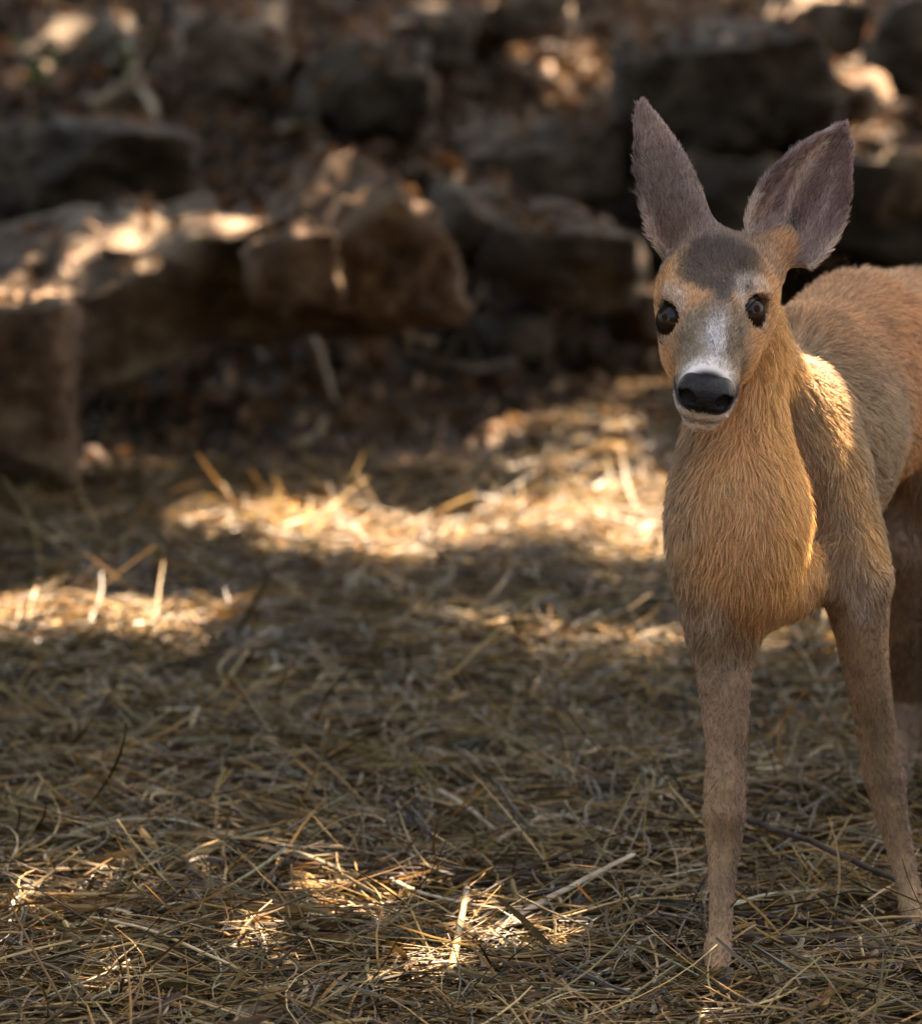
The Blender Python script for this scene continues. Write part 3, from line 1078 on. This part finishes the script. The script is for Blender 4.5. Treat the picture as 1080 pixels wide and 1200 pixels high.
# hooves: two pointed toes each
M_hoof = ramp_mat('hoof_horn', (.010, .008, .007), (.032, .024, .018), 60, .6, .25, .3)
for foot, fwd in ((P(839, 1137, 3.428), (-.15, -1)), (P(1073, 1080, 3.60), (-.1, -1)), (P(1102, 965, 4.06), (-.25, -1)), (P(1030, 985, 3.97), (-.3, -1))):
    fw = unit([fwd[0], fwd[1], 0])
    sd = unit(np.cross(fw, upv))
    z0 = float(hgt(foot[0], foot[1])) + .006
    parts = []
    for s in (-1, 1):
        ctr = np.array([foot[0], foot[1], 0]) + sd * s * .0078
        top = foot[2] + .002
        pts = [ctr + [0, 0, top], ctr + fw * .006 + [0, 0, top - .3 * (top - z0)], ctr + fw * .016 + [0, 0, z0 + .010], ctr + fw * .026 + [0, 0, z0 + .004]]
        parts.append(tube(pts, [.0092, .0104, .0092, .0025], 12))
    V, F = join(parts)
    o = link('hoof', mesh_data('hoof', V - deer_base, F), M_hoof)
    o.parent = deer
# eyelashes
lash = []
r_ = np.random.default_rng(4)
M_lash, _, b = new_mat('lash', .6)
b.inputs['Base Color'].default_value = (.012, .01, .009, 1)
for e, look, s, mj, mn in EYES:
    lash = []
    for k in range(16):
        f = (k / 15 - .5) * 2
        fx = mj
        upd = mn
        a0 = e + look * (.0150) + fx * f * .0150 + upd * (.0128 - .008 * f * f)
        a1 = a0 + look * .007 + upd * .003 + fx * f * .003
        a2 = a1 + look * .003 + upd * .005 + fx * f * .003
        lash.append(tube([a0, a1, a2], [.00035, .00028, .0001], 4))
    V, F = join(lash)
    o = link('eyelashes', mesh_data('eyelashes', V - deer_base, F), M_lash)
    o.parent = deer
    o['kind'] = 'stuff'

# ------------------------------------------------------------------ straw, leaf litter, twigs
PAL = np.array([(.42, .33, .19), (.38, .25, .11), (.26, .23, .14), (.17, .11, .06), (.50, .43, .30), (.20, .185, .10), (.10, .062, .035), (.36, .25, .13)])


def straw_mesh(n, r_, ylo, yhi, lmin, lmax, wmin, wmax, layer, xs=1.25, curl=1.0):
    """n bent ribbons lying on the ground; returns V, F, C"""
    y = np.sqrt(r_.uniform(ylo ** 2, yhi ** 2, n))
    x = r_.uniform(-1, 1, n) * (.14 * y * xs + .12)
    ok = y < 7.25 + 1.5 * smooth(x, -.1, .45) + .25 * fbm(np.stack([x, y, x * 0], -1), 3, 2, 17)
    x, y = x[ok], y[ok]
    n = len(x)
    for fx_, fy_ in ((.2486, 3.42), (.4665, 3.60)):
        ok = (np.hypot(x - fx_, (y - fy_ + .03) * .8) > .036) | (r_.random(len(x)) < .25)
        x, y = x[ok], y[ok]
    n = len(x)
    L = r_.uniform(lmin, lmax, n)
    W = r_.uniform(wmin, wmax, n)
    az = r_.uniform(0, 2 * np.pi, n)
    tilt = r_.normal(0, .13, n) + np.where(r_.random(n) < .06, r_.uniform(.2, .8, n), 0)
    d = np.stack([np.cos(az) * np.cos(tilt), np.sin(az) * np.cos(tilt), np.sin(tilt)], -1)
    roll = r_.uniform(-1.2, 1.2, n)
    sd = np.stack([-np.sin(az), np.cos(az), np.zeros(n)], -1)
    upn = np.cross(d, sd)
    wv = sd * np.cos(roll)[:, None] + upn * np.sin(roll)[:, None]
    bendv = r_.normal(0, .10 * curl, (n, 1)) * sd + r_.normal(0, .07, (n, 1)) * upn
    z = hgt(x, y) + r_.uniform(.002, layer, n) + np.abs(np.sin(tilt)) * L * .45
    c = np.stack([x, y, z], -1)
    K = 4 if curl == 1 else 7
    s = np.linspace(-.5, .5, K)
    mid = c[:, None] + d[:, None] * (s[None, :, None] * L[:, None, None]) + bendv[:, None] * ((s ** 2 - .1)[None, :, None] * L[:, None, None] * 2)
    mid[:, :, 2] = np.maximum(mid[:, :, 2], hgt(mid[:, :, 0], mid[:, :, 1]) + .001)
    ww = wv[:, None] * (W[:, None, None] * .5) * np.interp(np.linspace(0, 3, K), [0, 1, 2, 3], [.75, 1, .95, .55])[None, :, None]
    nb = np.cross(d, wv)[:, None] * (W[:, None, None] * .22)
    V = np.stack([mid - ww, mid + nb, mid + ww], 2).reshape(n * K * 3, 3)
    base = np.arange(n)[:, None] * (K * 3)
    fs = []
    for k in range(K - 1):
        for e in (0, 1):
            i = k * 3 + e
            fs.append(base + np.array([i, i + 1, i + 4, i + 3]))
    F = np.stack(fs, 1).reshape(-1, 4)
    cidx = r_.choice(len(PAL), n, p=[.16, .15, .15, .14, .10, .12, .10, .08])
    C = PAL[cidx] * (.14 + 1.2 * r_.random((n, 1)) ** (2.0 if curl == 1 else 1.3)) * np.array([.70, .555, .34])
    return V, F, np.repeat(C, K * 3, axis=0)


def joinc(parts):
    o, Vs, Fs, Cs = 0, [], [], []
    for V, F, C in parts:
        Vs.append(V)
        Fs.append(F + o)
        Cs.append(C)
        o += len(V)
    return np.vstack(Vs), np.vstack(Fs), np.vstack(Cs)


r_ = np.random.default_rng(21)
V, F, C = joinc([straw_mesh(15000, r_, 2.7, 4.8, .03, .14, .0016, .0046, .034),
                 straw_mesh(9000, r_, 2.7, 4.8, .09, .24, .0012, .0032, .040, 1.25, 1.9),
                 straw_mesh(3600, r_, 2.7, 4.8, .03, .12, .004, .0085, .036),
                 straw_mesh(9000, r_, 2.7, 4.8, .010, .04, .0015, .006, .036),
                 straw_mesh(600, r_, 2.7, 4.4, .04, .10, .006, .011, .040),
                 straw_mesh(14000, r_, 4.8, 7.2, .03, .14, .0025, .0075, .036),
                 straw_mesh(6000, r_, 4.8, 7.2, .10, .24, .002, .004, .042, 1.25, 1.9),
                 straw_mesh(15000, r_, 7.2, 9.4, .03, .13, .003, .007, .03, 1.3)])
link('straw_litter', mesh_data('straw_litter', V, F, False, C), M_straw, kind='stuff', label='thick bed of dry golden straw covering the forest floor', category='straw')

# dry leaves on the rocky slope
n = 26000
y = np.sqrt(r_.uniform(6.2 ** 2, 15 ** 2, n))
x = r_.uniform(-1, 1, n) * (.2 * y + .3)
c = np.stack([x, y, hgt(x, y) + r_.uniform(.004, .03, n)], -1)
for ctr, fa, fz in ROCKTOPS:
    w_ = fa * (fz > .55)
    if w_.sum() > 0:
        k_ = int(140 * w_.sum() / 2)
        pk = r_.choice(len(ctr), k_, p=w_ / w_.sum())
        c = np.vstack([c, ctr[pk] + [0, 0, .012]])
n = len(c)
y = c[:, 1]
cl = .55 * np.array([(.26, .13, .06), (.16, .085, .042), (.36, .21, .11), (.10, .06, .036)])[r_.integers(0, 4, n)] * r_.uniform(.6, 1.2, (n, 1))
V, F, C = leaf_cloud(c, r_.uniform(.03, .09, n) * (.55 + .45 * smooth(y, 7, 9)), r_, cl, 0)
link('leaf_litter', mesh_data('leaf_litter', V, F, False, C), M_leaf, kind='stuff', label='dry brown leaves lying over the rocky slope', category='leaves')

# single straw stalks lying on top: hollow-stem tubes with nodes, and flat blades
M_stalk = []
for k, (a, b_) in enumerate([((.26, .19, .10), (.42, .33, .20)), ((.22, .13, .045), (.37, .235, .085)), ((.14, .125, .06), (.26, .24, .125)), ((.07, .042, .023), (.17, .105, .058))]):
    M_stalk.append(ramp_mat('stalk_%d' % k, a, b_, 30, .45, .4, .25, 4, 300, None, .001))
KIND = ['pale dry straw stalk lying on top of the straw bed', 'amber straw stalk lying on top of the straw bed', 'greenish grey straw stalk lying on top of the straw bed', 'brown weathered stalk lying on top of the straw bed']
stalk_mesh = []
for k in range(12):
    rr = np.random.default_rng(300 + k)
    u = np.linspace(-.5, .5, 9)
    pts = np.stack([u, .10 * rr.normal() * (u ** 2) * 2 + .02 * rr.normal() * np.sin(u * 7), .05 * rr.normal() * u ** 2 * 2], -1)
    rad = .016 * (1 - .35 * (u + .5)) * (1 + .25 * (np.abs(np.sin(u * 9 + k)) > .93))
    V, F = tube(pts, rad, 6)
    V[:, 2] *= .55 if k % 3 else .9
    m_ = mesh_data('straw_stalk', V, F)
    m_.materials.append(M_stalk[k % 4])
    stalk_mesh.append(m_)
rr = np.random.default_rng(55)
for k in range(230):
    py = rr.uniform(830, 1215) if k < 150 else rr.uniform(700, 900)
    px = rr.uniform(-30, 1110)
    g = ground_at(px, py)
    j = int(rr.integers(12))
    o = link('straw_stalk', stalk_mesh[j], None, label=KIND[j % 4], category='straw', group=['pale stalks on the straw', 'amber stalks on the straw', 'greenish stalks on the straw', 'brown stalks on the straw'][j % 4])
    Ls = rr.uniform(.05, .17)
    ws = rr.uniform(.05, .16)
    tl = rr.normal(0, .10) + (rr.uniform(.15, .6) if rr.random() < .1 else 0)
    o.location = (g + [0, 0, .030 + abs(math.sin(tl)) * Ls * .45]).tolist()
    o.rotation_euler = (rr.uniform(-.4, .4), tl, rr.uniform(0, 6.28))
    o.scale = (Ls, ws, ws)


def strip(pix, w, mat, name, label, cat, lift=.03, lifts=None, sides=6, flat=1.0, seed=0, group=None, extra=None):
    """a stick or stalk through photograph points, each dropped onto the ground and raised by its lift"""
    pts = []
    for i, (px, py) in enumerate(pix):
        h = lifts[i] if lifts else lift
        # find the point at height h above the ground along this pixel
        Y = 4.0
        for _ in range(60):
            q = P(px, py, Y)
            Y += (q[2] - h - float(hgt(q[0], q[1]))) * 2.2
            Y = min(max(Y, 1.5), 14)
        pts.append(P(px, py, Y))
    pts = np.array(pts)
    t = np.linspace(0, len(pts) - 1, 6 * (len(pts) - 1) + 1)
    pts = np.stack([np.interp(t, np.arange(len(pts)), pts[:, j]) for j in range(3)], -1)
    for _ in range(3):
        pts[1:-1] = (pts[:-2] + 2 * pts[1:-1] + pts[2:]) / 4
    jit = np.random.default_rng(seed).normal(size=pts.shape) * w * (.05 if 'straw' in name or flat != 1 else .22)
    pts = pts + jit
    n_ = len(pts)
    rad = w * np.linspace(1, .65, n_) * (1 + (.03 if 'straw' in name else .12) * np.random.default_rng(seed + 1).normal(size=n_))
    V0, F0 = tube(pts, rad, sides)
    if name == 'straw_stalk':
        ring = V0[:n_ * sides].reshape(n_, sides, 3)
        ring[:, :, 2] = pts[:, None, 2] + (ring[:, :, 2] - pts[:, None, 2]) * .4
        V0[:n_ * sides] = ring.reshape(-1, 3)
    parts = [(V0, F0)]
    for (i, dv, l_) in (extra or []):
        a = pts[int(i * (n_ - 1))]
        dv = unit(dv)
        e = np.array([a, a + dv * l_ * .5 + [0, 0, .004], a + dv * l_])
        parts.append(tube(e, np.array([.6, .45, .25]) * w, 5))
    V, F = join(parts)
    V, c_ = recentre(V)
    if flat != 1.0:
        V[:, 2] *= flat
    o = link(name, mesh_data(name, V, F), mat, label=label, category=cat)
    o.location = c_.tolist()
    if group:
        o['group'] = group
    return o


strip([(800, 930), (880, 962), (960, 990), (1080, 1046), (1130, 1062)], .0042, M_twig, 'twig', 'thin dark twig slanting behind the deer\'s near front leg', 'twig', lifts=[.095, .085, .075, .045, .035], seed=1, extra=[(.02, (-.3, 0, .5), .02), (.3, (.3, -.2, .6), .02)])
strip([(330, 1012), (470, 1018), (600, 1022), (740, 1045), (880, 1075), (1010, 1082)], .0028, M_twig, 'twig', 'long thin dark twig running across the straw to the deer\'s hoof', 'twig', .04, seed=2, extra=[(.4, (.2, .1, .9), .05), (.7, (.5, .1, .8), .05)])
strip([(20, 952), (160, 938), (320, 942), (440, 928), (570, 914)], .008, M_twig, 'branch', 'dark fallen branch half sunk in the shaded straw', 'branch', .022, seed=3)
strip([(590, 1130), (640, 1134), (700, 1150)], .0038, M_twig, 'twig', 'short dark twig on the straw near the pale split stalk', 'twig', .042, seed=4)
strip([(858, 1098), (940, 1101), (1020, 1098), (1120, 1101)], .0062, M_twig, 'stick', 'brown stick lying between the deer\'s front hooves', 'stick', .032, seed=5)
strip([(700, 1040), (790, 1062), (870, 1080), (920, 1090)], .0034, M_twig, 'twig', 'grey twig passing behind the deer\'s near front hoof', 'twig', .036, seed=6)
strip([(450, 935), (490, 965), (530, 1000)], .0022, M_twig, 'twig', 'fine forked twig standing up from the shaded straw', 'twig', lifts=[.075, .06, .03], seed=7, extra=[(.1, (.8, .1, .4), .06), (.5, (-.5, 0, .6), .04)])
strip([(515, 925), (560, 955), (600, 990)], .0028, M_twig_pale, 'twig', 'greyish bare twig leaning on the shaded straw', 'twig', lifts=[.06, .045, .03], seed=8)
strip([(565, 1098), (630, 1055), (690, 1020), (742, 990)], .0068, M_twig_pale, 'straw_stalk', 'thick pale split stalk slanting up from the straw', 'straw', lifts=[.03, .045, .06, .075], seed=9, flat=.8)
strip([(528, 1140), (537, 1095), (547, 1040)], .0048, M_stalk[1], 'straw_stalk', 'flat golden straw blade lying crossways by the pale split stalk', 'straw', lifts=[.035, .045, .05], seed=10)
strip([(458, 1030), (490, 1046), (560, 1062), (610, 1066)], .0040, M_stalk[0], 'straw_stalk', 'long bleached straw stalk behind the golden blade', 'straw', .042, seed=11)
strip([(840, 1065), (900, 1048), (980, 1042), (1060, 1045)], .0052, M_stalk[2], 'straw_stalk', 'long greenish straw stalk lying between the deer\'s front legs', 'straw', .040, seed=12)
strip([(60, 985), (130, 962), (200, 958), (290, 985)], .0036, M_stalk[2], 'straw_stalk', 'arched greenish straw stalk in front of the fallen branch', 'straw', lifts=[.03, .055, .055, .03], seed=13)
strip([(110, 1075), (180, 1090), (280, 1135)], .0038, M_stalk[1], 'straw_stalk', 'long yellow straw stalk on the golden straw', 'straw', .045, seed=14)
strip([(585, 985), (650, 950), (740, 985)], .0036, M_twig_pale, 'twig', 'pale grey twig bent over the shaded straw', 'twig', .04, seed=15)
strip([(410, 375), (450, 385), (508, 402)], .013, M_twig_pale, 'stick', 'pale dead stick lying by the end block of the ledge', 'stick', .06, seed=16)
strip([(340, 528), (368, 512), (382, 490)], .010, M_twig_pale, 'stick', 'curved pale stick lying before the dark hollow', 'stick', lifts=[.02, .03, .08], seed=17)

BR = [((20, 215), (120, 160), (200, 150), 'thin bare branch leaning on the dark mossy rock'),
      ((330, 150), (420, 135), (500, 150), 'dead branch lying above the end block of the ledge'),
      ((110, 120), (165, 95), (185, 140), 'short bent dead branch below the green sprig'),
      ((520, 150), (600, 130), (690, 150), 'dead branch resting above the shaded low rock'),
      ((700, 60), (760, 45), (820, 20), 'dead branch leaning by the peaked boulder'),
      ((480, 420), (540, 432), (600, 425), 'dark root lying before the small pale stone'),
      ((360, 370), (378, 420), (392, 470), 'thin root hanging below the ledge into the dark hollow'),
      ((960, 150), (1030, 170), (1090, 160), 'dead branch lying by the small orange stone')]
for k, (a, b_, c_, lb) in enumerate(BR):
    strip([a, b_, c_], .008 + .004 * (k % 3), M_twig_pale if k in (1, 2, 6) else M_bark, 'dead_branch' if k < 5 or k == 7 else 'root', lb, 'branch' if k < 5 or k == 7 else 'root', .05, seed=40 + k, extra=[(.4, (.4, .2, .8), .15), (.7, (-.3, .1, .9), .12)] if k != 6 else None)

# small green sprigs on the slope
M_green = ramp_mat('green_leaf', (.05, .08, .02), (.10, .15, .035), 20, .5, .4, 0)
for px, py, lb in ((145, 78, 'small green sprig growing beside the round pale rock'), (40, 90, 'low green sprig growing on the dark lump of rock')):
    g = ground_at(px, py + 25)
    t = link('sprig', None, label=lb, category='plant')
    t.location = g.tolist()
    st = [tube([g + [0, 0, -.02], g + [.01, 0, .08], g + [.02, -.01, .16]], [.004, .003, .002], 5)]
    link('stem', mesh_data('stem', *join(st)), M_green, t)
    rr = np.random.default_rng(int(px))
    for k in range(9):
        C_ = g + np.array([rr.normal() * .04, rr.normal() * .04, .05 + .13 * rr.random()])
        V, F, _ = leaf_cloud(C_[None], np.array([.06]), rr, np.array([[.1, .1, .1]]))
        link('leaf', mesh_data('leaf', V, F, False), M_green, t)
